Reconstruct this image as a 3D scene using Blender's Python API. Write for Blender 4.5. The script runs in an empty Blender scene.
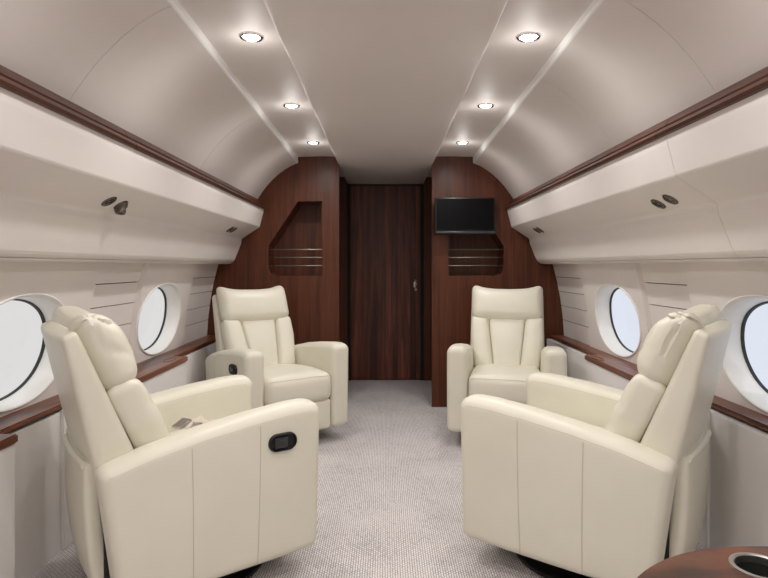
import bpy, bmesh, math, random
from mathutils import Vector, Matrix, noise
C = bpy.context.scene
col = C.collection
PI = math.pi
H = 1.10            # eye height of the camera; profile heights below are given relative to it

# ------------------------------------------------------------------ materials
def mat(name, base=(.8, .8, .8), rough=.5, metal=0, coat=0, coat_rough=.1, spec=.5, emit=None, es=0):
    m = bpy.data.materials.new(name); m.use_nodes = True
    b = m.node_tree.nodes['Principled BSDF']
    b.inputs['Base Color'].default_value = (*base, 1)
    b.inputs['Roughness'].default_value = rough
    b.inputs['Metallic'].default_value = metal
    b.inputs['Coat Weight'].default_value = coat
    b.inputs['Coat Roughness'].default_value = coat_rough
    b.inputs['Specular IOR Level'].default_value = spec
    if emit:
        b.inputs['Emission Color'].default_value = (*emit, 1)
        b.inputs['Emission Strength'].default_value = es
    return m

def nodes(m): return m.node_tree.nodes, m.node_tree.links, m.node_tree.nodes['Principled BSDF']

def mottled(name, c1, c2, scale, rough, bump=0, bscale=200, stretch=(1, 1, 1), **kw):
    """two colours mixed by noise over object coordinates, with a fine bump"""
    m = mat(name, c1, rough, **kw); N, L, b = nodes(m)
    tc = N.new('ShaderNodeTexCoord'); mp = N.new('ShaderNodeMapping'); mp.inputs['Scale'].default_value = stretch
    L.new(tc.outputs['Object'], mp.inputs['Vector'])
    n = N.new('ShaderNodeTexNoise'); n.inputs['Scale'].default_value = scale; n.inputs['Detail'].default_value = 5
    L.new(mp.outputs[0], n.inputs['Vector'])
    r = N.new('ShaderNodeValToRGB'); r.color_ramp.elements[0].position = .35; r.color_ramp.elements[1].position = .65
    r.color_ramp.elements[0].color = (*c1, 1); r.color_ramp.elements[1].color = (*c2, 1)
    L.new(n.outputs['Fac'], r.inputs['Fac']); L.new(r.outputs['Color'], b.inputs['Base Color'])
    if bump:
        n2 = N.new('ShaderNodeTexNoise'); n2.inputs['Scale'].default_value = bscale; n2.inputs['Detail'].default_value = 3
        L.new(tc.outputs['Object'], n2.inputs['Vector'])
        bp = N.new('ShaderNodeBump'); bp.inputs['Strength'].default_value = bump; bp.inputs['Distance'].default_value = .002
        L.new(n2.outputs['Fac'], bp.inputs['Height']); L.new(bp.outputs[0], b.inputs['Normal'])
    return m

def wood(name, dark, mid, light, axis='Z', rough=.35, coat=.5, scale=1.0, plank=0):
    m = mat(name, mid, rough, coat=coat, coat_rough=.28, spec=.3); N, L, b = nodes(m)
    tc = N.new('ShaderNodeTexCoord'); mp = N.new('ShaderNodeMapping')
    s = {'X': (.6, 14, 14), 'Y': (14, .6, 14), 'Z': (14, 14, .6)}[axis]
    mp.inputs['Scale'].default_value = tuple(q * scale for q in s)
    L.new(tc.outputs['Object'], mp.inputs['Vector'])
    n = N.new('ShaderNodeTexNoise'); n.inputs['Scale'].default_value = 1.6; n.inputs['Detail'].default_value = 8; n.inputs['Distortion'].default_value = .9
    L.new(mp.outputs[0], n.inputs['Vector'])
    n2 = N.new('ShaderNodeTexNoise'); n2.inputs['Scale'].default_value = 9; n2.inputs['Detail'].default_value = 4
    L.new(mp.outputs[0], n2.inputs['Vector'])
    mx = N.new('ShaderNodeMath'); mx.operation = 'MULTIPLY_ADD'; mx.inputs[1].default_value = .35
    L.new(n2.outputs['Fac'], mx.inputs[0]); L.new(n.outputs['Fac'], mx.inputs[2])
    fac = mx.outputs[0]
    r = N.new('ShaderNodeValToRGB'); e = r.color_ramp.elements
    e[0].position = .48; e[0].color = (*dark, 1); e[1].position = .88; e[1].color = (*light, 1)
    k = e.new(.66); k.color = (*mid, 1)
    L.new(fac, r.inputs['Fac'])
    out = r.outputs['Color']
    if plank:      # veneer strips of alternating tone
        sp = N.new('ShaderNodeSeparateXYZ'); L.new(tc.outputs['Object'], sp.inputs[0])
        ml = N.new('ShaderNodeMath'); ml.operation = 'MULTIPLY'; ml.inputs[1].default_value = plank
        L.new(sp.outputs['X'], ml.inputs[0])
        fl = N.new('ShaderNodeMath'); fl.operation = 'FLOOR'; L.new(ml.outputs[0], fl.inputs[0])
        wn = N.new('ShaderNodeTexWhiteNoise'); wn.noise_dimensions = '1D'; L.new(fl.outputs[0], wn.inputs['W'])
        mr = N.new('ShaderNodeMapRange'); mr.inputs['To Min'].default_value = .6; mr.inputs['To Max'].default_value = 1.35
        L.new(wn.outputs['Value'], mr.inputs['Value'])
        mm = N.new('ShaderNodeMix'); mm.data_type = 'RGBA'; mm.blend_type = 'MULTIPLY'; mm.inputs['Factor'].default_value = 1
        L.new(out, mm.inputs['A']); L.new(mr.outputs[0], mm.inputs['B']); out = mm.outputs['Result']
    L.new(out, b.inputs['Base Color'])
    bp = N.new('ShaderNodeBump'); bp.inputs['Strength'].default_value = .12; bp.inputs['Distance'].default_value = .002
    L.new(n2.outputs['Fac'], bp.inputs['Height']); L.new(bp.outputs[0], b.inputs['Normal'])
    return m

def carpet_mat():
    m = mat('carpet', rough=.95, spec=.1); N, L, b = nodes(m)
    tc = N.new('ShaderNodeTexCoord')
    # short woven dashes
    mp = N.new('ShaderNodeMapping'); mp.inputs['Scale'].default_value = (125, 125, 125); L.new(tc.outputs['Object'], mp.inputs[0])
    nd = N.new('ShaderNodeTexNoise'); nd.inputs['Scale'].default_value = .5; L.new(mp.outputs[0], nd.inputs['Vector'])
    ad = N.new('ShaderNodeMix'); ad.data_type = 'VECTOR'; ad.inputs['Factor'].default_value = .25
    L.new(mp.outputs[0], ad.inputs['A']); L.new(nd.outputs['Color'], ad.inputs['B'])
    mp2 = N.new('ShaderNodeMapping'); mp2.inputs['Rotation'].default_value = (0, 0, PI / 2); L.new(ad.outputs['Result'], mp2.inputs[0])
    w = N.new('ShaderNodeTexBrick'); w.inputs['Scale'].default_value = 1; w.inputs['Brick Width'].default_value = 1.5; w.inputs['Row Height'].default_value = .85
    w.inputs['Mortar Size'].default_value = .2; w.inputs['Mortar Smooth'].default_value = .8
    w.inputs['Color1'].default_value = (1, 1, 1, 1); w.inputs['Color2'].default_value = (.6, .6, .6, 1); w.inputs['Mortar'].default_value = (0, 0, 0, 1)
    L.new(mp2.outputs[0], w.inputs['Vector'])
    bwn = N.new('ShaderNodeRGBToBW'); L.new(w.outputs['Color'], bwn.inputs[0])
    n = N.new('ShaderNodeTexNoise'); n.inputs['Scale'].default_value = 1.4; n.inputs['Detail'].default_value = 4; L.new(mp.outputs[0], n.inputs['Vector'])
    n3 = N.new('ShaderNodeTexNoise'); n3.inputs['Scale'].default_value = .03; L.new(mp.outputs[0], n3.inputs['Vector'])
    a = N.new('ShaderNodeMath'); a.operation = 'MULTIPLY_ADD'; a.inputs[1].default_value = .5
    L.new(bwn.outputs[0], a.inputs[0]); L.new(n.outputs['Fac'], a.inputs[2])
    a2 = N.new('ShaderNodeMath'); a2.operation = 'MULTIPLY_ADD'; a2.inputs[1].default_value = .25
    L.new(n3.outputs['Fac'], a2.inputs[0]); L.new(a.outputs[0], a2.inputs[2])
    r = N.new('ShaderNodeValToRGB'); e = r.color_ramp.elements
    e[0].position = .68; e[0].color = (.275, .252, .258, 1); e[1].position = 1.0; e[1].color = (.73, .69, .685, 1)
    L.new(a2.outputs[0], r.inputs['Fac']); L.new(r.outputs['Color'], b.inputs['Base Color'])
    bp = N.new('ShaderNodeBump'); bp.inputs['Strength'].default_value = .45; bp.inputs['Distance'].default_value = .002
    L.new(a.outputs[0], bp.inputs['Height']); L.new(bp.outputs[0], b.inputs['Normal'])
    return m

def glass_mat():
    m = bpy.data.materials.new('window_glass'); m.use_nodes = True
    N, L = m.node_tree.nodes, m.node_tree.links
    N.remove(N['Principled BSDF'])
    t = N.new('ShaderNodeBsdfTransparent'); g = N.new('ShaderNodeBsdfGlossy'); g.inputs['Roughness'].default_value = .05
    mx = N.new('ShaderNodeMixShader'); mx.inputs[0].default_value = .015; L.new(t.outputs[0], mx.inputs[1]); L.new(g.outputs[0], mx.inputs[2])
    L.new(mx.outputs[0], N['Material Output'].inputs['Surface'])
    return m

M = {}
M['panel'] = mottled('cream_panel', (.74, .692, .665), (.77, .72, .69), 3, .5, bump=.05, bscale=700)
M['ceil'] = mottled('ceiling_panel', (.71, .655, .625), (.73, .675, .645), 3, .38, bump=.03, bscale=600)
M['strip'] = mottled('light_strip_panel', (.68, .63, .60), (.70, .65, .62), 3, .5)
M['white'] = mat('white_trim', (.86, .86, .84), .4)
M['cab'] = mottled('cabinet_panel', (.76, .735, .725), (.79, .765, .755), 3, .55, bump=.04, bscale=500)
M['leather'] = mottled('cream_leather', (.70, .675, .568), (.73, .705, .595), 5, .42, bump=.12, bscale=420)
M['stitch'] = mat('leather_seam', (.60, .565, .46), .7)
M['gap'] = mat('dark_gap', (.012, .010, .009), .8)
M['mahog'] = wood('mahogany_veneer', (.052, .0125, .004), (.085, .0215, .0075), (.12, .033, .012), 'Z', .45, .15)
M['door'] = wood('door_veneer', (.050, .0125, .007), (.125, .033, .018), (.24, .074, .043), 'Z', .45, .15, plank=17)
M['rail'] = wood('rail_wood', (.035, .012, .007), (.065, .022, .012), (.105, .038, .022), 'Y', .5, .08)
M['ledge'] = wood('ledge_wood', (.050, .013, .006), (.13, .037, .016), (.24, .08, .037), 'Y', .38, .2)
M['burl'] = mottled('burl_wood', (.028, .009, .005), (.17, .055, .026), 9, .3, coat=.4, stretch=(1, 2.2, 1))
M['carpet'] = carpet_mat()
M['glass'] = glass_mat()
M['black'] = mat('black_plastic', (.010, .010, .011), .4, spec=.35)
M['seal'] = mat('window_seal', (.02, .021, .024), .55)
M['screen'] = mat('tv_screen', (.002, .002, .0025), .4, spec=.1)
M['steel'] = mat('brushed_steel', (.55, .54, .52), .3, 1)
M['bronze'] = mat('bronze_vent', (.16, .14, .12), .4, 1)
M['cup'] = mat('cup_liner', (.05, .05, .045), .4, .6)
M['chrome'] = mat('chrome', (.8, .8, .8), .12, 1)
M['lamp'] = mat('lamp_lens', (1, 1, 1), .4, emit=(1, .97, .93), es=14)
M['paper'] = mat('belt_webbing', (.62, .54, .47), .8)

# ------------------------------------------------------------------ object helpers
def link(name, bm, m, parent=None, smooth=True, mats=None):
    bmesh.ops.recalc_face_normals(bm, faces=bm.faces)
    me = bpy.data.meshes.new(name); bm.to_mesh(me); bm.free()
    for q in (mats or [m]): me.materials.append(q)
    if smooth:
        for p in me.polygons: p.use_smooth = True
        try: me.set_sharp_from_angle(angle=math.radians(38))
        except Exception: pass
    o = bpy.data.objects.new(name, me); col.objects.link(o)
    if parent: o.parent = parent
    return o

def tag(o, label=None, cat=None, group=None, kind=None):
    if label: o['label'] = label
    if cat: o['category'] = cat
    if group: o['group'] = group
    if kind: o['kind'] = kind
    return o

def thing(name, loc, label, cat, rz=0, group=None):
    o = bpy.data.objects.new(name, None); o.empty_display_size = .1
    o.location = loc; o.rotation_euler = (0, 0, rz); col.objects.link(o)
    return tag(o, label, cat, group)

def box(bm, c, s, bev=0, seg=2, rot=None):
    r = bmesh.ops.create_cube(bm, size=1)
    mx = Matrix.Translation(c) @ (rot or Matrix()) @ Matrix.Diagonal((*s, 1))
    bmesh.ops.transform(bm, matrix=mx, verts=r['verts'])
    if bev:
        ed = list({e for v in r['verts'] for e in v.link_edges})
        bmesh.ops.bevel(bm, geom=ed, offset=bev, segments=seg, affect='EDGES', profile=.5)
    return bm

def cyl(bm, c, r1, r2, h, rot=None, seg=32, caps=True):
    r = bmesh.ops.create_cone(bm, cap_ends=caps, segments=seg, radius1=r1, radius2=r2, depth=h)
    bmesh.ops.transform(bm, matrix=Matrix.Translation(c) @ (rot or Matrix()), verts=r['verts'])
    return bm

def lathe(bm, prof, mx=None, seg=40):
    """revolve (r, z) points round Z"""
    rings = []
    for r, z in prof:
        if r < 1e-6: rings.append([bm.verts.new((0, 0, z))]); continue
        rings.append([bm.verts.new((r * math.cos(2 * PI * i / seg), r * math.sin(2 * PI * i / seg), z)) for i in range(seg)])
    for a, b in zip(rings, rings[1:]):
        for i in range(seg):
            j = (i + 1) % seg
            if len(a) == 1 and len(b) == 1: continue
            if len(a) == 1: bm.faces.new((a[0], b[i], b[j]))
            elif len(b) == 1: bm.faces.new((a[i], a[j], b[0]))
            else: bm.faces.new((a[i], a[j], b[j], b[i]))
    if mx: bmesh.ops.transform(bm, matrix=mx, verts=[v for r in rings for v in r])
    return bm

def tube(bm, pts, r, seg=8, flat=1.0):
    pts = [Vector(p) for p in pts]; rings = []
    up = Vector((0, 0, 1))
    for i, p in enumerate(pts):
        t = (pts[min(i + 1, len(pts) - 1)] - pts[max(i - 1, 0)]).normalized()
        u = t.cross(up)
        if u.length < 1e-3: u = t.cross(Vector((1, 0, 0)))
        u.normalize(); w = u.cross(t)
        rings.append([bm.verts.new(p + u * r * math.cos(2 * PI * k / seg) + w * r * flat * math.sin(2 * PI * k / seg)) for k in range(seg)])
    for a, b in zip(rings, rings[1:]):
        for k in range(seg):
            j = (k + 1) % seg; bm.faces.new((a[k], a[j], b[j], b[k]))
    bm.faces.new(rings[0]); bm.faces.new(rings[-1][::-1])
    return bm

def ribbon(bm, pts, side, w, t=.002):
    """flat webbing strap: width w along `side`, thickness t"""
    side = Vector(side).normalized() * w / 2; rings = []
    for p in pts:
        p = Vector(p)
        rings.append([bm.verts.new(p + side + Vector((0, 0, t))), bm.verts.new(p - side + Vector((0, 0, t))), bm.verts.new(p - side), bm.verts.new(p + side)])
    for a, b in zip(rings, rings[1:]):
        for k in range(4):
            j = (k + 1) % 4; bm.faces.new((a[k], a[j], b[j], b[k]))
    bm.faces.new(rings[0]); bm.faces.new(rings[-1][::-1])
    return bm

def extrude_profile(bm, prof, y0, y1, closed=True, caps=True, ny=1):
    """(x, z) profile swept along Y"""
    rows = []
    for k in range(ny + 1):
        y = y0 + (y1 - y0) * k / ny
        rows.append([bm.verts.new((x, y, z)) for x, z in prof])
    n = len(prof)
    for a, b in zip(rows, rows[1:]):
        for i in range(n if closed else n - 1):
            j = (i + 1) % n; bm.faces.new((a[i], a[j], b[j], b[i]))
    if closed and caps:
        bm.faces.new(rows[0]); bm.faces.new(rows[-1][::-1])
    return bm

def soft_box(bm, hx, hy, hz, r, deform=None, K=4, step=.03):
    """rounded box centred on the origin with half sizes; fine enough to be puffed by `deform`"""
    def axis(h):
        q = min(r, h * .999); inner = h - q
        a = [-h + q * (1 - math.cos(PI / 2 * i / K)) for i in range(K)]
        m = max(1, int(2 * inner / step))
        mid = [-inner + 2 * inner * i / m for i in range(m + 1)] if inner > 1e-4 else [0]
        return a + mid + [-v for v in reversed(a)]
    X, Y, Z = axis(hx), axis(hy), axis(hz)
    cache = {}
    def V(x, y, z):
        k = (round(x, 6), round(y, 6), round(z, 6))
        if k in cache: return cache[k]
        p = Vector((x, y, z))
        ix = max(-hx + r, min(hx - r, x)) if hx > r else 0
        iy = max(-hy + r, min(hy - r, y)) if hy > r else 0
        iz = max(-hz + r, min(hz - r, z)) if hz > r else 0
        i = Vector((ix, iy, iz)); d = p - i
        if d.length > 1e-9:
            rr = Vector((min(r, hx), min(r, hy), min(r, hz)))
            d.normalize(); p = i + Vector((d.x * rr.x, d.y * rr.y, d.z * rr.z))
        if deform: p = Vector(deform(p))
        cache[k] = bm.verts.new(p); return cache[k]
    def face(*c):
        vs = [V(*q) for q in c]
        if len(set(vs)) == 4:
            try: bm.faces.new(vs)
            except ValueError: pass
    for A, B, f in ((X, Y, lambda a, b, s: (a, b, s * hz)), (X, Z, lambda a, b, s: (a, s * hy, b)), (Y, Z, lambda a, b, s: (s * hx, a, b))):
        for s in (-1, 1):
            for i in range(len(A) - 1):
                for j in range(len(B) - 1):
                    face(f(A[i], B[j], s), f(A[i + 1], B[j], s), f(A[i + 1], B[j + 1], s), f(A[i], B[j + 1], s))
    return bm

def plate_with_hole(bm, outer, inner, y0, y1):
    """plate in the XZ plane between y0 and y1 with an optional polygonal hole"""
    sides = []
    for y in (y0, y1):
        es = []; loops = []
        for poly in ([outer, inner] if inner else [outer]):
            vs = [bm.verts.new((x, y, z)) for x, z in poly]; loops.append(vs)
            es += [bm.edges.new((vs[i], vs[(i + 1) % len(vs)])) for i in range(len(vs))]
        bmesh.ops.triangle_fill(bm, edges=es, use_beauty=True, use_dissolve=False)
        sides.append(loops)
    for a, b in zip(*sides):
        for i in range(len(a)):
            j = (i + 1) % len(a); bm.faces.new((a[i], a[j], b[j], b[i]))
    return bm

def struct(o, label=None):
    o['kind'] = 'structure'
    if label: o['label'] = label
    return o

# ------------------------------------------------------------------ cabin dimensions
D1, D2, YB = 4.50, 5.57, -2.3        # bulkhead, passage door, rear wall behind the camera
def WX(z):                            # side lining: half width at height z (relative to the eye)
    t = min(.02, z)
    pts = [(.05, 1.296), (.02, 1.302), (-.12, 1.338), (-.265, 1.365), (-.40, 1.382), (-.55, 1.392), (-.70, 1.392)]
    for (z0, x0), (z1, x1) in zip(pts, pts[1:]):
        if z <= z0 and z >= z1: return x0 + (x1 - x0) * (z0 - z) / (z0 - z1)
    return pts[0][1] if z > .05 else pts[-1][1]

# floor
bm = bmesh.new(); box(bm, (0, (YB + D2 + .3) / 2, -.02), (2.95, D2 - YB + .3, .04))
struct(link('floor', bm, M['carpet'], smooth=False))

# ceiling: lowered centre panel, and the two light strips beside it
bm = bmesh.new()
cp = [(-.372, .83), (-.372, .805), (-.366, .795), (-.352, .79), (0, .787), (.352, .79), (.366, .795), (.372, .805), (.372, .83), (.372, .95), (-.372, .95)]
extrude_profile(bm, [(x, z + H) for x, z in cp], YB, D2, ny=1)
struct(link('ceiling', bm, M['ceil']), 'smooth lowered centre ceiling panel')
for s in (-1, 1):
    bm = bmesh.new()
    p = [(.36, .853), (.50, .856), (.69, .85), (.69, .93), (.36, .93)]
    extrude_profile(bm, [(s * x, z + H) for x, z in p], YB, D2 + .05)
    struct(link('ceiling', bm, M['strip']), 'ceiling strip that holds the %s row of downlights' % ('left' if s < 0 else 'right'))

cove = [(.690, .800), (.735, .782), (.785, .752), (.835, .715), (.885, .668), (.93, .618), (.968, .566), (1.004, .512)]
seams = {-1: [YB, -.9, .79, 1.82, 3.1, D1 + .03], 1: [YB, -.9, .79, 1.74, 2.52, D1 + .03]}
tn = 0
def taper(bm):
    """the top edge of the curved lining rises and closes in a little towards the camera"""
    for v in bm.verts:
        t = min(1.35, max(0, (D1 - v.co.y) / (D1 - 1.75))); z = v.co.z - H
        k = max(0, min(1, (z - .512) / .285))
        v.co.x -= math.copysign(.018 * t * k, v.co.x)
        v.co.z += .021 * t * k * max(0, min(1, (.86 - z) / .05))
for s in (-1, 1):
    side = 'left' if s < 0 else 'right'
    # curved upper lining, in lengths with a hairline joint
    ys = seams[s]; bm = bmesh.new()
    for a, b in zip(ys, ys[1:]):
        inner = [(s * x, z + H) for x, z in cove]
        outer = [(s * (x + .02), z + H + .025) for x, z in reversed(cove)]
        extrude_profile(bm, inner + outer, a + .0011, b - .0011)
    # backing behind the joints
    bk = [(s * (x + .012), z + H + .014) for x, z in cove] + [(s * (x + .05), z + H + .05) for x, z in reversed(cove)]
    extrude_profile(bm, bk, .79, D1 + .03); extrude_profile(bm, bk, YB, .79)
    taper(bm)
    struct(link('ceiling', bm, M['ceil']), 'curved %s upper lining between light strip and wood rail' % side)
    tn += 1
    bm = bmesh.new()
    tp = [(.683, .805), (.682, .808), (.682, .862), (.694, .862), (.694, .80), (.692, .799), (.686, .802)]
    extrude_profile(bm, [(s * x, z + H) for x, z in tp], .79, D1 + .02); extrude_profile(bm, [(s * x, z + H) for x, z in tp], YB, .79); taper(bm)
    struct(link('trim_%d' % tn, bm, M['white']), 'glossy white edge trim along the %s light strip' % side)
    tn += 1
    bm = bmesh.new()
    rp = [(1.03, .545), (1.008, .528), (.990, .517), (.975, .502), (.966, .486), (.970, .474), (.966, .468), (.948, .470), (.936, .463), (.930, .452), (.935, .442), (.96, .44), (1.05, .44), (1.06, .545)]
    jt = 2.16 if s < 0 else 1.99
    for a, b in ((YB, jt - .002), (jt + .002, D1 + .02)):
        extrude_profile(bm, [(s * x, z + H) for x, z in rp], a, b)
    struct(link('trim_%d' % tn, bm, M['rail']), 'dark moulded wood rail along the top of the %s bins' % side)

# ------------------------------------------------------------------ overhead bins
binp = [(.946, .452), (.954, .411), (.980, .310), (.982, .306), (.986, .301), (1.112, .218), (1.119, .211), (1.123, .203), (1.124, .182), (1.127, .170), (1.176, .050), (1.183, .040), (1.193, .030), (1.215, .024), (1.33, .020), (1.36, .44), (1.0, .452)]
def bin_unit(s, a, b, label):
    t = thing('overhead_bin', (s * 1.15, (a + b) / 2, H + .02), label, 'overhead bin', group='overhead bins under the wood rails')
    bm = bmesh.new()
    off = t.location
    extrude_profile(bm, [(s * x - off.x, z + H - off.z) for x, z in binp], a - off.y, b - off.y)
    link('bin_body', bm, M['panel'], t, smooth=False)
    bm = bmesh.new()       # thin extruded trim under the lip
    extrude_profile(bm, [(s * x - off.x, z + H - off.z) for x, z in ((1.20, .026), (1.24, .020), (1.305, .020), (1.305, .015), (1.235, .015), (1.202, .021))], a - off.y, b - off.y)
    link('lower_trim', bm, M['panel'], t)
    return t
# normal of the sloping underside that carries the vents
pa, pb = Vector((.985, 0, .300)), Vector((1.112, 0, .218))
def on_under(s, k, y, out=0):
    p = pa.lerp(pb, k); n = Vector((-(pa.z - pb.z), 0, -(pb.x - pa.x))).normalized()
    n = Vector((-.54, 0, -.84)).normalized()
    q = p + n * out
    return Vector((s * q.x, y, q.z + H)), Vector((s * n.x, 0, n.z))
def vent(t, s, k, y, eyeball):
    p, n = on_under(s, k, y)
    R = n.to_track_quat('Z', 'Y').to_matrix().to_4x4()
    mx = Matrix.Translation(p - t.location) @ R
    if eyeball == 'out':
        bm = bmesh.new()
        lathe(bm, [(.031, -.004), (.031, .002), (.028, .005), (.024, .005), (.022, .0)], mx)
        o = link('air_vent', bm, M['bronze'], t)
        bm = bmesh.new()
        tilt = mx @ Matrix.Rotation(.55, 4, 'X') @ Matrix.Rotation(.25 * s, 4, 'Y')
        lathe(bm, [(.0, .030), (.010, .030), (.013, .036), (.019, .036), (.022, .026), (.020, .012), (.026, .004), (.026, -.004), (0, -.004)], tilt)
        link('nozzle', bm, M['bronze'], o)
    else:
        bm = bmesh.new()
        lathe(bm, [(.031, -.004), (.031, .002), (.028, .005), (.0245, .005), (.0225, -.001)], mx)
        o = link('reading_light' if eyeball == 'light' else 'air_vent', bm, M['bronze'] , t)
        bm = bmesh.new()
        lathe(bm, [(.0225, -.001), (.015, .004), (.011, .0045), (.009, -.002), (0, -.003)], mx)
        link('lens' if eyeball == 'light' else 'nozzle', bm, M['black'] if eyeball == 'light' else M['bronze'], o)
for s in (-1, 1):
    side = 'left' if s < 0 else 'right'
    cut = 1.2 if s < 0 else 1.95
    f = bin_unit(s, cut + .0012, D1 + .01, 'long cream overhead bin on the %s, running up to the wood bulkhead' % side)
    r = bin_unit(s, YB, cut - .0012, 'cream overhead bin on the %s, the length nearest the camera' % side)
    if s < 0:
        vent(f, s, .62, 2.22, 'light'); vent(f, s, .66, 2.33, 'out')
        vent(f, s, .60, 3.94, 'light'); vent(f, s, .60, 4.02, 'vent')
    else:
        vent(f, s, .68, 2.265, 'light'); vent(f, s, .62, 2.155, 'vent')
        vent(f, s, .62, 4.05, 'light'); vent(f, s, .62, 3.97, 'vent')

# ------------------------------------------------------------------ side linings and windows
WCS = {-1: [3.455, 2.13, .76, -.61], 1: [3.37, 2.02, .67, -.68]}
WA, WB, WZ = .306, .202, -.314
EDGES = {-1: [(3.12, 3.92), (1.77, 2.60), (.42, 1.22), (-.93, -.13)], 1: [(2.97, 3.86), (1.62, 2.50), (.27, 1.15), (-1.08, -.20)]}
Z0, Z1 = -.62, .03
def ell(cx, k, a=1.0, n=2.15):
    c_, s_ = math.cos(k), math.sin(k)
    return cx + WA * a * math.copysign(abs(c_) ** (2 / n), c_), WZ + WB * a * math.copysign(abs(s_) ** (2 / n), s_)
NP = 96
def window_panel(bm, s, cy, y0, y1, pro=.022):
    angs = [2 * PI * i / NP for i in range(NP)]
    rings = []
    R = 7
    for q in range(R + 1):
        f = q / R; ring = []
        for k in angs:
            ey, ez = ell(cy, k, 1.04)
            dy, dz = ey - cy, ez - WZ
            t = 1e9                               # meet the rectangle
            if dy > 1e-9: t = min(t, (y1 - cy) / dy)
            if dy < -1e-9: t = min(t, (y0 - cy) / dy)
            if dz > 1e-9: t = min(t, (Z1 - WZ) / dz)
            if dz < -1e-9: t = min(t, (Z0 - WZ) / dz)
            t = 1 + (t - 1) * f
            y, z = cy + dy * t, WZ + dz * t
            ring.append(bm.verts.new((s * (WX(z) - pro), y, z + H)))
        rings.append(ring)
    for a, b in zip(rings, rings[1:]):
        for i in range(NP):
            j = (i + 1) % NP; bm.faces.new((a[i], a[j], b[j], b[i]))
    # returns at both upright edges
    zs = [Z1 + (Z0 - Z1) * i / 12 for i in range(13)]
    for y, o in ((y0, -.012), (y1, .012)):
        A = [bm.verts.new((s * (WX(z) - pro), y, z + H)) for z in zs]
        B = [bm.verts.new((s * (WX(z) + .014), y + o, z + H)) for z in zs]
        for i in range(12): bm.faces.new((A[i], A[i + 1], B[i + 1], B[i]))

wn = 0
for s in (-1, 1):
    side = 'left' if s < 0 else 'right'
    WC, EDGE = WCS[s], EDGES[s]
    bm = bmesh.new()
    for cy, (a, b) in zip(WC, EDGE): window_panel(bm, s, cy, a, b)
    # slatted panels between the windows: boards with narrow gaps over a recessed backing
    spans = [(EDGE[0][1], D1 + .02)] + [(EDGE[i + 1][1], EDGE[i][0]) for i in range(3)] + [(YB, EDGE[3][0])]
    lv = [.03, -.085, -.196, -.307, -.418, -.62]
    for a, b in spans:
        for zt, zb in zip(lv, lv[1:]):
            g = .0022
            zz = [zt - g + (zb - zt + 2 * g) * i / 3 for i in range(4)]
            prof = [(s * (WX(z)), z + H) for z in zz] + [(s * (WX(z) + .012), z + H) for z in reversed(zz)]
            extrude_profile(bm, prof, a - .012, b + .012)
    struct(link('wall_' + side, bm, M['panel']))
    # outer skin seen only through the gaps (never across the windows)
    bm = bmesh.new()
    for a, b in spans:
        zz = [.05 - .67 * i / 8 for i in range(9)]
        extrude_profile(bm, [(s * (WX(z) + .013), z + H) for z in zz] + [(s * (WX(z) + .03), z + H) for z in reversed(zz)], a - .02, b + .02)
    tn += 1; struct(link('trim_%d' % tn, bm, M['gap']), 'dark backing behind the slatted %s wall panels' % side)
    # below the ledge the lining runs to the floor
    bm = bmesh.new()
    prof = [(1.252, -H), (1.258, -.567), (1.43, -.567), (1.43, -H)]
    extrude_profile(bm, [(s * x, z + H) for x, z in prof], YB, D1 + .02)
    struct(link('wall_lower_' + side, bm, M['cab'], smooth=False))
    for cy in WC:
        wn += 1
        t = bpy.data.objects.new('window_%d' % wn, None); col.objects.link(t); t.location = (s * (WX(WZ)), cy, WZ + H)
        struct(t, 'oval cabin window on the %s side' % side)
        def ringv(bm, a, dx, tilt=True):
            out = []
            for i in range(NP):
                y, z = ell(cy, 2 * PI * i / NP, a)
                out.append(bm.verts.new((s * (WX(z if tilt else z) + dx) - t.location.x, y - cy, z - WZ)))
            return out
        def loft(bm, rs):
            for A, B in zip(rs, rs[1:]):
                for i in range(NP):
                    j = (i + 1) % NP; bm.faces.new((A[i], A[j], B[j], B[i]))
        bm = bmesh.new()
        loft(bm, [ringv(bm, 1.055, -.018), ringv(bm, 1.05, -.027), ringv(bm, 1.035, -.029), ringv(bm, 1.01, -.026), ringv(bm, .985, -.014),
                  ringv(bm, .965, .015), ringv(bm, .95, .050), ringv(bm, .945, .060)])
        link('window_reveal', bm, M['white'], t)
        bm = bmesh.new()
        loft(bm, [ringv(bm, .955, .058), ringv(bm, .945, .052), ringv(bm, .925, .053), ringv(bm, .920, .063)])
        link('window_seal', bm, M['seal'], t)
        bm = bmesh.new()
        A, B = ringv(bm, .93, .060), ringv(bm, .93, .064)
        loft(bm, [A, B]); bm.faces.new(A); bm.faces.new(B[::-1])
        link('window_pane', bm, M['glass'], t, smooth=False)

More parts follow.
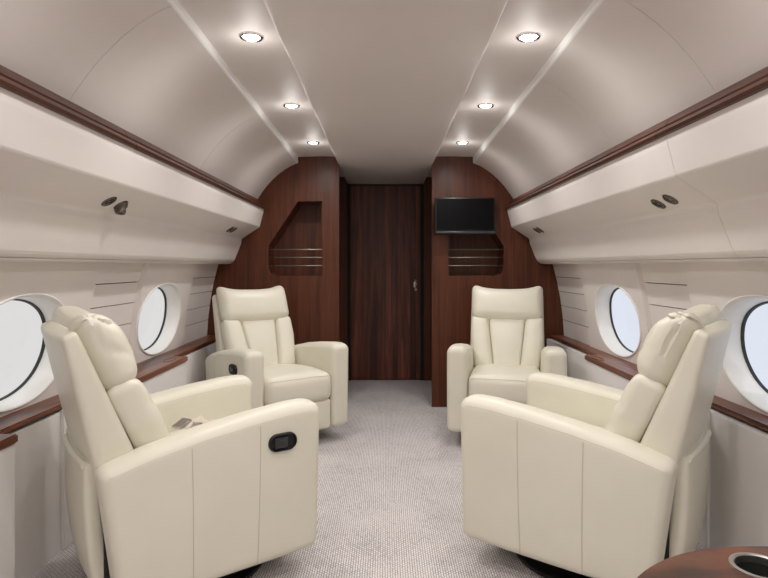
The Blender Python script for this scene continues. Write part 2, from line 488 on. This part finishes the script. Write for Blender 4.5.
# ------------------------------------------------------------------ wooden ledges and side cabinets
LT, LB = -.537, -.557      # top and underside of the wooden tops
def top_plate(bm, pts, z0, z1, bev=.004):
    vs = [bm.verts.new((x, y, z0)) for x, y in pts]
    f = bm.faces.new(vs)
    r = bmesh.ops.extrude_face_region(bm, geom=[f])
    nv = [v for v in r['geom'] if isinstance(v, bmesh.types.BMVert)]
    bmesh.ops.translate(bm, vec=(0, 0, z1 - z0), verts=nv)
    if bev:
        ed = [e for e in bm.edges if abs(e.verts[0].co.z - e.verts[1].co.z) < 1e-5]
        bmesh.ops.bevel(bm, geom=ed, offset=bev, segments=2, affect='EDGES')
    return bm
for s in (-1, 1):
    side = 'left' if s < 0 else 'right'
    wf = 1.172 if s < 0 else 1.198
    nf = 1.258 if s < 0 else 1.282
    e_far = 3.42 if s < 0 else 3.47
    def ledge(a, b, label):
        bm = bmesh.new()
        top_plate(bm, [(s * nf, a), (s * nf, b), (s * 1.385, b), (s * 1.385, a)], LB + H, LT + H)
        tag(link('window_ledge', bm, M['ledge'], smooth=False), label, 'ledge', 'narrow wooden window ledges')
    ledge(YB, D1 - .001, 'narrow wooden ledge running along the %s wall under the oval windows' % side)
    def cabinet(a, b, label, catch):
        t = thing('side_cabinet', (s * 1.22, (a + b) / 2, 0), label, 'cabinet', group='low wall cabinets with wooden tops')
        o = t.location
        bm = bmesh.new(); box(bm, (s * ((wf + .008 + 1.25) / 2) - o.x, 0, (LB + H) / 2 - .004), (1.25 - wf - .008, b - a, LB + H - .010), .003)
        link('cabinet_body', bm, M['cab'], t, smooth=False)
        bm = bmesh.new(); pts = [(s * wf - o.x, a - o.y + .0), (s * wf - o.x, b - o.y), (s * (nf - .001) - o.x, b - o.y), (s * (nf - .001) - o.x, a - o.y)]
        top_plate(bm, pts, LB + H - .006, LT + H + .003)
        link('cabinet_top', bm, M['ledge'], t, smooth=False)
        if catch:       # sunken finger pull near the far end of the top
            bm = bmesh.new(); cx, cyy = s * 1.225 - o.x, b - .14 - o.y
            tube(bm, [(cx + .022 * math.cos(k), cyy + .075 * math.sin(k), LT + H + .0035) for k in [2 * PI * i / 32 for i in range(33)]], .0016, 6)
            link('finger_pull', bm, M['rail'], t)
    cabinet(2.63, e_far, 'low side cabinet with raised wooden top under the far %s window' % side, True)
    cabinet(YB, 1.84 if s < 0 else 1.79, 'low side cabinet with wooden top on the %s, nearest the camera' % side, False)
    # proud skirting panel seen beside the near recliner
    bm = bmesh.new(); box(bm, (s * 1.250, 2.43, (LB + H) / 2), (.016, .40, LB + H - .002), .003)
    tn += 1; struct(link('trim_%d' % tn, bm, M['cab'], smooth=False), 'pale upright panel under the %s ledge' % side)

# ------------------------------------------------------------------ front bulkheads, passage and door
S = .0078
def px(x, y): return ((x - 385.7) * S, (266 - y) * S + H)
nicheL = [px(298, 201.5), px(322.8, 201), px(322.8, 275.8), px(276, 275.8), px(271, 273.5), px(268.6, 268), px(268.6, 246)]
nicheR = [(-x, z) for x, z in nicheL]
nicheR = [px(448.4, 275.8), px(448.4, 201), px(474, 201.5), px(504, 246), px(504, 268), px(501.5, 273.5), px(496, 275.8)]
for s, hole in ((-1, nicheL), (1, nicheR)):
    side = 'left' if s < 0 else 'right'
    bm = bmesh.new()
    outer = [(s * .362, 0), (s * 1.46, 0), (s * 1.46, H + .2), (s * 1.2, H + .75), (s * .8, H + .95), (s * .362, H + .95)]
    plate_with_hole(bm, outer, hole, D1, D1 + .035)
    # niche lining behind the opening
    n = len(hole); cx = sum(p[0] for p in hole) / n; cz = sum(p[1] for p in hole) / n
    A = [bm.verts.new((x, D1 + .035, z)) for x, z in hole]; B = [bm.verts.new((x, D1 + .24, z)) for x, z in hole]
    for i in range(n): j = (i + 1) % n; bm.faces.new((A[i], A[j], B[j], B[i]))
    bm.faces.new(B)
    struct(link('wall_front_' + side, bm, M['mahog'], smooth=False))
    # passage side, set back behind the edge of the bulkhead, and the door post
    bm = bmesh.new(); box(bm, (s * .492, (D1 + .035 + D2) / 2, H - .05), (.022, D2 - D1 - .037, 2.1))
    box(bm, (s * .4255, D2 - .01, H - .05), (.111, .04, 2.1), .003)
    struct(link('wall_passage_' + side, bm, M['mahog'], smooth=False))
    # magazine rack
    x0, x1 = min(p[0] for p in hole), max(p[0] for p in hole)
    t = thing('magazine_rack', ((x0 + x1) / 2, D1 + .02, hole[0][1] * 0 + px(0, 275)[1]), 'three metal rails across the open niche in the %s bulkhead' % side + (' under the television' if s > 0 else ''), 'magazine rack', group='bulkhead magazine racks')
    for yy in (249.6, 257.5, 265.7):
        z = px(0, yy)[1] - t.location.z; bm = bmesh.new()
        w = (x1 - x0) / 2
        tube(bm, [(-w - .005, .004, z), (-w + .06, -.014, z), (0, -.020, z), (w - .06, -.014, z), (w + .005, .004, z)], .0045, 8)
        link('rail', bm, M['bronze'], t)

# black boxes painted as the recess shade round the door, then the door
bm = bmesh.new()
for s in (-1, 1): box(bm, (s * .353, D2 + .01, H - .15), (.034, .06, 1.9))
box(bm, (0, D2 - .0, H + .785), (.76, .04, .03))
box(bm, (0, D2 + .06, H - .15), (.9, .02, 2.0))
tn += 1; struct(link('trim_%d' % tn, bm, M['gap'], smooth=False), 'black strips painted as shade in the gap round the passage door')
bm = bmesh.new(); box(bm, (-.0, D2 + .005, 1.885 / 2), (.672, .04, 1.872), .003)
door = struct(link('door_1', bm, M['door'], smooth=False), 'dark striped veneer passage door')
bm = bmesh.new(); hx = .292; hz = H - .19
box(bm, (hx, D2 - .020, hz), (.030, .008, .12), .004)
h = link('handle_plate', bm, M['bronze'], door)
bm = bmesh.new(); cyl(bm, (hx, D2 - .035, hz + .02), .009, .009, .03, Matrix.Rotation(PI / 2, 4, 'X')); box(bm, (hx - .012, D2 - .052, hz + .012), (.022, .012, .055), .005)
cyl(bm, (hx, D2 - .030, hz - .035), .008, .008, .016, Matrix.Rotation(PI / 2, 4, 'X'))
link('handle', bm, M['steel'], h)

# upright of the passage header and rear wall
bm = bmesh.new(); box(bm, (0, YB - .02, H), (3, .04, 2.6)); struct(link('wall_rear', bm, M['panel'], smooth=False))

# ------------------------------------------------------------------ television
tv = thing('television', ((466 - 385.7) * S * .97, D1 - .092, px(0, 217)[1]), 'flat black television mounted on the right bulkhead over the niche', 'television')
tv.rotation_euler = (math.radians(-3), 0, math.radians(2))
bm = bmesh.new(); box(bm, (0, .012, 0), (.462, .035, .285), .006); link('casing', bm, M['black'], tv)
bm = bmesh.new(); box(bm, (0, -.007, .012), (.438, .003, .240)); link('screen', bm, M['screen'], tv, smooth=False)
bm = bmesh.new(); box(bm, (0, -.008, -.127), (.452, .006, .016), .003); o = link('lower_bezel', bm, mat('bezel_grey', (.035, .038, .042), .3), tv)
bm = bmesh.new(); box(bm, (0, .055, 0), (.10, .075, .10), .004); link('wall_bracket', bm, M['black'], tv)

# ------------------------------------------------------------------ downlights
LY = [2.15, 3.07, 3.99, 1.23, .31, -.61, -1.53]
names = ['nearest to the camera of the three', 'middle of the three', 'closest to the wood bulkhead of the three']
first = None
for s in (-1, 1):
    side = 'left' if s < 0 else 'right'
    for i, y in enumerate(LY):
        lab = 'lit round downlight in the %s ceiling strip, %s' % (side, names[i]) if i < 3 else 'lit round downlight in the %s ceiling strip overhead, outside the photograph' % side
        t = thing('downlight', (s * .50 if s < 0 else .533, y, H + .855), lab, 'ceiling light', group='recessed downlights in the ceiling strips')
        if first is None:
            bm = bmesh.new(); lathe(bm, [(.045, .0), (.045, -.003), (.042, -.006), (.036, -.006), (.033, -.003), (.031, .001)])
            a = link('trim_ring', bm, M['chrome'], t)
            bm = bmesh.new(); lathe(bm, [(.032, -.002), (.027, -.006), (.015, -.009), (0, -.010)])
            b = link('lamp_lens', bm, M['lamp'], t); first = (a, b)
        else:
            for q in first:
                d = q.copy(); col.objects.link(d); d.parent = t
        l = bpy.data.lights.new('downlight_lamp', 'SPOT'); l.energy = 18.5; l.spot_size = math.radians(172); l.spot_blend = 1; l.shadow_soft_size = .03; l.color = (1, .972, .945)
        lo = bpy.data.objects.new('downlight_lamp', l); col.objects.link(lo); lo.parent = t; lo.location = (0, 0, -.025)
        l = bpy.data.lights.get('downlight_glow') or bpy.data.lights.new('downlight_glow', 'POINT'); l.energy = .5; l.shadow_soft_size = .04; l.color = (1, .972, .945)
        lo = bpy.data.objects.new('downlight_glow', l); col.objects.link(lo); lo.parent = t; lo.location = (0, 0, -.075)

# ------------------------------------------------------------------ recliners
TB = math.radians(25)
def arm_h(y):
    p = [(-.42, .480), (-.36, .503), (-.22, .545), (-.07, .577), (.10, .601), (.25, .616), (.32, .617), (.37, .607)]
    if y <= p[0][0]: return p[0][1]
    for (a, ha), (b, hb) in zip(p, p[1:]):
        if a <= y <= b:
            t = (y - a) / (b - a); return ha + (hb - ha) * t
    return p[-1][1]
ZB = .09
def arm_map(s):
    L, Hh = .365, .25
    def f(p):
        # p.z in [-Hh, Hh] -> [ZB, arm_h]
        t = (p.z + Hh) / (2 * Hh)
        y = p.y
        if y < 0: y += (1 - t) * .055 * (-y / L) ** 2           # rear edge rakes forward to the floor
        if y > 0: y -= (1 - t) * .012
        z0 = ZB + .004 * max(0, y / L) ** 3 + .010 * max(0, -y / L) ** 2
        z = z0 + (arm_h(y) - z0) * t
        x = p.x
        bulge = .008 * (1 - (p.y / L) ** 2) * (1 - (2 * t - 1) ** 2)
        x += math.copysign(bulge, p.x) if abs(p.x) > .02 else 0
        x -= .018 * s * max(0, -p.y / L) ** 2
        z -= .012 * (p.x / .0615) ** 2 * max(0, t - .8) * 5
        return (x + s * .288, y, z)
    return f
def back_pt(x, v, u):
    """point in the reclined back's frame -> chair frame (v forward, u up along the back)"""
    c, sn = math.cos(TB), math.sin(TB)
    return Vector((x, -.163 - sn * u + c * v, .38 + c * u + sn * v))

def recliner(loc, rz, label, wr, seed, belt=False):
    t = thing('recliner', (*loc, 0), label, 'recliner', rz, 'cream leather recliners')
    L = M['leather']; rnd = random.Random(seed); so = Vector((seed * 3.1, seed * 1.7, 0))
    # swivel base
    bm = bmesh.new(); lathe(bm, [(0, .0), (.26, .0), (.275, .006), (.275, .018), (.262, .024), (.225, .024), (.22, .018), (0, .018)], seg=56)
    b = link('swivel_base', bm, M['black'], t)
    bm = bmesh.new(); cyl(bm, (0, 0, .06), .07, .055, .09); box(bm, (0, 0, .105), (.42, .42, .03), .005)
    link('swivel_post', bm, M['black'], b)
    for s in (-1, 1):
        bm = bmesh.new(); soft_box(bm, .0615, .365, .25, .032, arm_map(s), K=6, step=.022)
        a = link('armrest', bm, L, t)
        f = arm_map(s)
        bm = bmesh.new()
        for yy in (.125, -.105):          # upright stitched seams on the outer side
            pts = [Vector(f(Vector((s * .0615, yy, -.235 + .455 * i / 16)))) + Vector((s * .0006, 0, 0)) for i in range(17)]
            tube(bm, pts, .0016, 5)
        # seam following the upper edge, outside and inside
        for sg in (1, -1):
            pts = []
            for i in range(33):
                yy = -.34 + .665 * i / 32
                p = Vector(f(Vector((sg * s * .0585, yy, .2265)))); p.x += sg * s * .0006; pts.append(p)
            tube(bm, pts, .0016, 5)
        link('seam', bm, M['stitch'], a)
        if s > 0:
            # recline lever let into the outer side
            q = Vector(f(Vector((.0615, .213, .205)))); q = Vector((q.x, .203, .498))
            bm = bmesh.new()
            R = Matrix.Translation((q.x + .002, q.y, q.z)) @ Matrix.Rotation(PI / 2, 4, 'Y')
            def stad(a, r, n=14): return [((a + r * math.cos(k)) , r * math.sin(k)) for k in [-PI / 2 + PI * i / n for i in range(n + 1)]] + [(-a + r * math.cos(k), r * math.sin(k)) for k in [PI / 2 + PI * i / n for i in range(n + 1)]]
            loops = []
            for (a_, r_, d_) in ((.023, .030, -.012), (.023, .030, .009), (.023, .028, .013), (.023, .0255, .013), (.023, .0235, .008), (.023, .0225, .006)):
                loops.append([bm.verts.new((q.x + d_, q.y + v[0], q.z + v[1])) for v in stad(a_, r_)])
            for A, B in zip(loops, loops[1:]):
                for i in range(len(A)):
                    j = (i + 1) % len(A); bm.faces.new((A[i], A[j], B[j], B[i]))
            bm.faces.new(loops[-1])
            h = link('lever_plate', bm, M['black'], a)
            bm = bmesh.new(); box(bm, (q.x + .009, q.y - .008, q.z), (.012, .050, .036), .005)
            box(bm, (q.x + .013, q.y - .008, q.z + .006), (.010, .034, .006), .002)
            link('lever', bm, mat('lever_black', (.03, .03, .03), .3) if 'lever_black' not in bpy.data.materials else bpy.data.materials['lever_black'], h)
    # seat cushion
    def seat_f(p):
        x, y, z = p
        u, v = x / .224, (y) / .27
        if z > 0: z += .022 * (1 - u * u) * (1 - v ** 4) - .02 * max(0, -v) 
        if y > .15: y += .014 * (1 - u * u) * (1 - (z / .11) ** 2)
        if y > .2 and z > 0: z += .0
        n = noise.noise(Vector((x * 9, y * 9, z * 9)) + so) * .004
        return (x, y + .10, z + n + .358)
    bm = bmesh.new(); soft_box(bm, .222, .272, .088, .05, seat_f, K=6, step=.02); st = link('seat', bm, L, t)
    bm = bmesh.new()
    pts = [Vector(seat_f(Vector((-.205 + .41 * i / 30, .262, .068)))) + Vector((0, .0, .001)) for i in range(31)]
    tube(bm, pts, .0018, 5)
    link('seam', bm, M['stitch'], st)
    # footrest panel under the seat
    def foot_f(p):
        x, y, z = p
        if y > 0: y += .012 * (1 - (x / .22) ** 2) * (1 - (z / .11) ** 2)
        return (x, y + .325, z + .188)
    bm = bmesh.new(); soft_box(bm, .218, .03, .092, .022, foot_f, K=4, step=.025); link('footrest', bm, L, t)
    bm = bmesh.new(); box(bm, (0, .0, .20), (.44, .58, .17), .01); link('undercarriage', bm, M['black'], t)
    bm = bmesh.new(); box(bm, (0, -.262, .26), (.424, .13, .30), .01); link('gap_shade', bm, M['gap'], t)  # black box added so the slot beside the rear cover reads as shade
    # back shell: a wedge, thick at the arms and thin at the top
    def shell_f(p):
        x, y, z = p
        u = .10 + (z + .26) / .52 * .485
        th = .130 - .085 * (u - .10) / .485
        v = (y / .03 - 1) / 2 * th - .022 * max(0, 1 - u / .55)
        x *= 1.0 - .02 * u
        if y < 0: v -= .014 * (1 - (x / .255) ** 2)
        return back_pt(x, v, u)
    bm = bmesh.new(); soft_box(bm, .255, .03, .26, .018, shell_f, K=5, step=.025); sh = link('back_shell', bm, L, t)
    # lower rear cover
    def rear_f(p):
        x, y, z = p
        t_ = (z + .205) / .41
        y += .035 * (1 - t_) ** 3 - .016 * (1 - (x / .26) ** 2) * (y < 0)
        return (x, y - .352, z + .295)
    bm = bmesh.new(); soft_box(bm, .198, .022, .205, .02, rear_f, K=4, step=.03); link('rear_cover', bm, L, t)
    bm = bmesh.new()
    pts = [Vector(rear_f(Vector((-.185 + .37 * i / 14, -.018, .195)))) for i in range(15)]
    tube(bm, pts, .012, 10); link('rear_roll', bm, L, t)
    # cushions of the back
    def wrinkle(p, amp, sc=9, dirn=(0, 1, 0)):
        zz = p[2] + .35 * p[1]
        q = Vector((p[0] * sc * .4, p[1] * sc * .45, zz * sc * 2.2)) + so
        a = max(0, 1 - abs(noise.noise(q)) * 3)
        b = max(0, 1 - abs(noise.noise(q * .5 + Vector((7, 3, 1)))) * 4)
        return -amp * (a * a + b * b) + amp * .5
    B0, B1 = .0, .372           # u range of the lower cushions
    def centre_f(p):
        x, y, z = p                # x half .13 , y half .07, z half (B1-B0)/2
        u = (z / ((B1 - B0) / 2) + 1) / 2
        half = .086 + (.128 - .086) * u
        xx = x / .13 * half
        if y > 0: y += .014 * (1 - (x / .13) ** 2) * (1 - (2 * u - 1) ** 2) + wrinkle((xx, y, z), wr * .3, 8)
        return back_pt(xx, y + .038, z + (B0 + B1) / 2)
    bm = bmesh.new(); soft_box(bm, .128, .043, (B1 - B0) / 2, .022, centre_f, K=5, step=.014); link('back_cushion', bm, L, t)
    for s in (-1, 1):
        def bol_f(p, s=s):
            x, y, z = p
            u = (z / ((B1 - B0) / 2) + 1) / 2
            inn = .084 + (.126 - .084) * u; out = .212 + .035 * min(1, u * 1.6)
            m = x / .08
            xx = inn + (out - inn) * (m + 1) / 2
            if y > 0: y += .020 * (1 - m * m) * (1 - (2 * u - 1) ** 4) + wrinkle((xx * s, y, z), wr * .4, 8)
            return back_pt(s * xx, y + .038, z + (B0 + B1) / 2)
        bm = bmesh.new(); soft_box(bm, .08, .048, (B1 - B0) / 2 + .004, .032, bol_f, K=5, step=.014); link('side_cushion', bm, L, t)
    def head_f(p):
        x, y, z = p               # half .262, .085, .115
        m = x / .250; n = z / .128
        dz = 0
        if n > 0: dz = n * (.034 * abs(m) ** 4 - .016 * (1 - m * m))
        else: dz = n * .014 * (1 - m * m)
        fx = (1 - m ** 4)
        if y > 0:
            y += .026 * fx * (1 - n * n)
            y -= .025 * max(0, n) ** 2                       # top rolls back
        w = wrinkle((x, y, z), wr * .25, 7)
        # folds fanning out from the pinched upper corner of each end
        py, pz = y - .012, z - .098
        rr = math.hypot(py, pz); ph = math.atan2(py, -pz)
        nz = noise.noise(Vector((x * 3, y * 8, z * 8)) + so)
        fold = max(0, math.cos(ph * 5.5 + nz * 5)) ** 3 * min(1, rr / .03) * max(0, 1 - rr / .22)
        fold += .9 * max(0, 1 - rr / .028) ** 1.5
        ws = max(0, min(1, (abs(m) - .62) / .3))
        side = x - math.copysign(wr * 1.1 * fold * ws, x)
        w -= wr * .55 * fold * ws
        xx = side * (.985 + .015 * n)
        if y < 0: xx *= 1 - .10 * (-y / .055)
        return back_pt(xx, y + .044 + (w if y > 0 else 0), z + dz + (w * .5 if n > .8 else 0) + .480)
    bm = bmesh.new(); soft_box(bm, .250, .060, .128, .052, head_f, K=9, step=.012); link('headrest', bm, L, t)
    if belt:
        bm = bmesh.new(); rr = random.Random(4)
        base = [(-.12, .00), (-.09, .03), (-.05, .02), (-.02, .06), (.03, .05), (.06, .09), (.11, .08), (.14, .12)]
        ribbon(bm, [(x, y, .475 + .030 * (i % 2) + .008 * rr.random()) for i, (x, y) in enumerate(base)], (.3, -1, .15), .045)
        ribbon(bm, [(x + .03, y + .06, .475 + .032 * ((i + 1) % 2)) for i, (x, y) in enumerate(base[:6])], (.5, -1, -.2), .045)
        sb = link('seat_belt', bm, M['paper'], t, smooth=False)
        bm = bmesh.new(); box(bm, (-.02, -.02, .515), (.045, .060, .012), .003, rot=Matrix.Rotation(.5, 4, 'Z') @ Matrix.Rotation(.3, 4, 'X'))
        box(bm, (.03, .02, .515), (.03, .04, .01), .003, rot=Matrix.Rotation(.9, 4, 'Z'))
        link('buckle', bm, M['steel'], sb)
    return t

recliner((-.728, 2.137), math.radians(-53), 'cream leather recliner nearest the camera on the left, black lever on its side', .011, 1, True)
recliner((.77, 2.20), math.radians(52), 'cream leather recliner nearest the camera on the right, plain side towards us', .018, 2)
recliner((-.72, 3.73), math.radians(-143.5), 'cream leather recliner beside the left bulkhead, turned towards the aisle', .002, 3)
recliner((.788, 3.76), math.radians(167.5), 'cream leather recliner in front of the right bulkhead under the television', .002, 4)

# ------------------------------------------------------------------ side table with cup holder
tz = .585
t = thing('side_table', (.80, .60, 0), 'glossy round-cornered wooden table in the right foreground with a sunken cup holder', 'table')
cx, cy, R = .665, .715, .345
pts = [(cx + R * math.cos(k), cy + R * math.sin(k)) for k in [PI / 2 + PI / 2 * i / 24 for i in range(25)]]
pts += [(cx - R, .30), (cx - R + .02, .24), (cx - R + .08, .20), (1.19, .20), (1.19, cy + R)]
hc = Vector((.640, .985)); hr = .044
bm = bmesh.new()
for z in (tz - .03, tz):
    es = []
    for loop in (pts, [(hc.x + hr * math.cos(2 * PI * i / 40), hc.y + hr * math.sin(2 * PI * i / 40)) for i in range(40)]):
        vs = [bm.verts.new((x - .80, y - .60, z)) for x, y in loop]
        es += [bm.edges.new((vs[i], vs[(i + 1) % len(vs)])) for i in range(len(vs))]
    bmesh.ops.triangle_fill(bm, edges=es, use_beauty=True)
n1, n2 = len(pts), 40
bm.verts.ensure_lookup_table(); tot = n1 + n2
for off, n in ((0, n1), (n1, n2)):
    for i in range(n):
        j = (i + 1) % n
        bm.faces.new((bm.verts[off + i], bm.verts[off + j], bm.verts[tot + off + j], bm.verts[tot + off + i]))
top = link('table_top', bm, M['burl'], t, smooth=False)
bm = bmesh.new(); lathe(bm, [(.043, -.002), (.047, .0), (.047, .003), (.041, .004), (.0385, .002), (.038, -.012)], Matrix.Translation((hc.x - .8, hc.y - .6, tz)))
ch = link('cup_holder', bm, M['steel'], top)
bm = bmesh.new(); lathe(bm, [(.038, -.010), (.0375, -.075), (.034, -.080), (0, -.080)], Matrix.Translation((hc.x - .8, hc.y - .6, tz)))
link('cup_liner', bm, M['cup'], t)
bm = bmesh.new(); box(bm, (.20, .0, (tz - .03) / 2), (.36, .60, tz - .032), .008); link('table_cabinet', bm, M['cab'], t)

# ------------------------------------------------------------------ daylight, camera
w = bpy.data.worlds.new('world'); C.world = w; w.use_nodes = True
N, L = w.node_tree.nodes, w.node_tree.links
bg = N['Background']; bg.inputs['Strength'].default_value = .95
tc = N.new('ShaderNodeTexCoord'); sp = N.new('ShaderNodeSeparateXYZ'); L.new(tc.outputs['Generated'], sp.inputs[0])
r = N.new('ShaderNodeValToRGB'); e = r.color_ramp.elements
e[0].position = .0; e[0].color = (.775, .765, .76, 1); e[1].position = 1; e[1].color = (.79, .835, .94, 1)
mr = N.new('ShaderNodeMapRange'); mr.inputs['From Min'].default_value = -.35; mr.inputs['From Max'].default_value = .35
L.new(sp.outputs['X'], mr.inputs['Value']); L.new(mr.outputs[0], r.inputs['Fac']); L.new(r.outputs['Color'], bg.inputs['Color'])

cam = bpy.data.cameras.new('camera'); co = bpy.data.objects.new('camera', cam); col.objects.link(co)
cam.sensor_width = 36; cam.lens = 36 * 577 / 768
cam.shift_y = -23 / 768; cam.shift_x = -1.5 / 768
cam.clip_start = .02
co.location = (0, 0, H); co.rotation_euler = (PI / 2, 0, 0)
C.camera = co
C.view_settings.view_transform = 'Standard'; C.view_settings.look = 'None'; C.view_settings.gamma = 1
C.view_settings.use_curve_mapping = False
C.view_settings.exposure = 0
C.cycles.max_bounces = 12; C.cycles.diffuse_bounces = 8
C.cycles.use_denoising = True
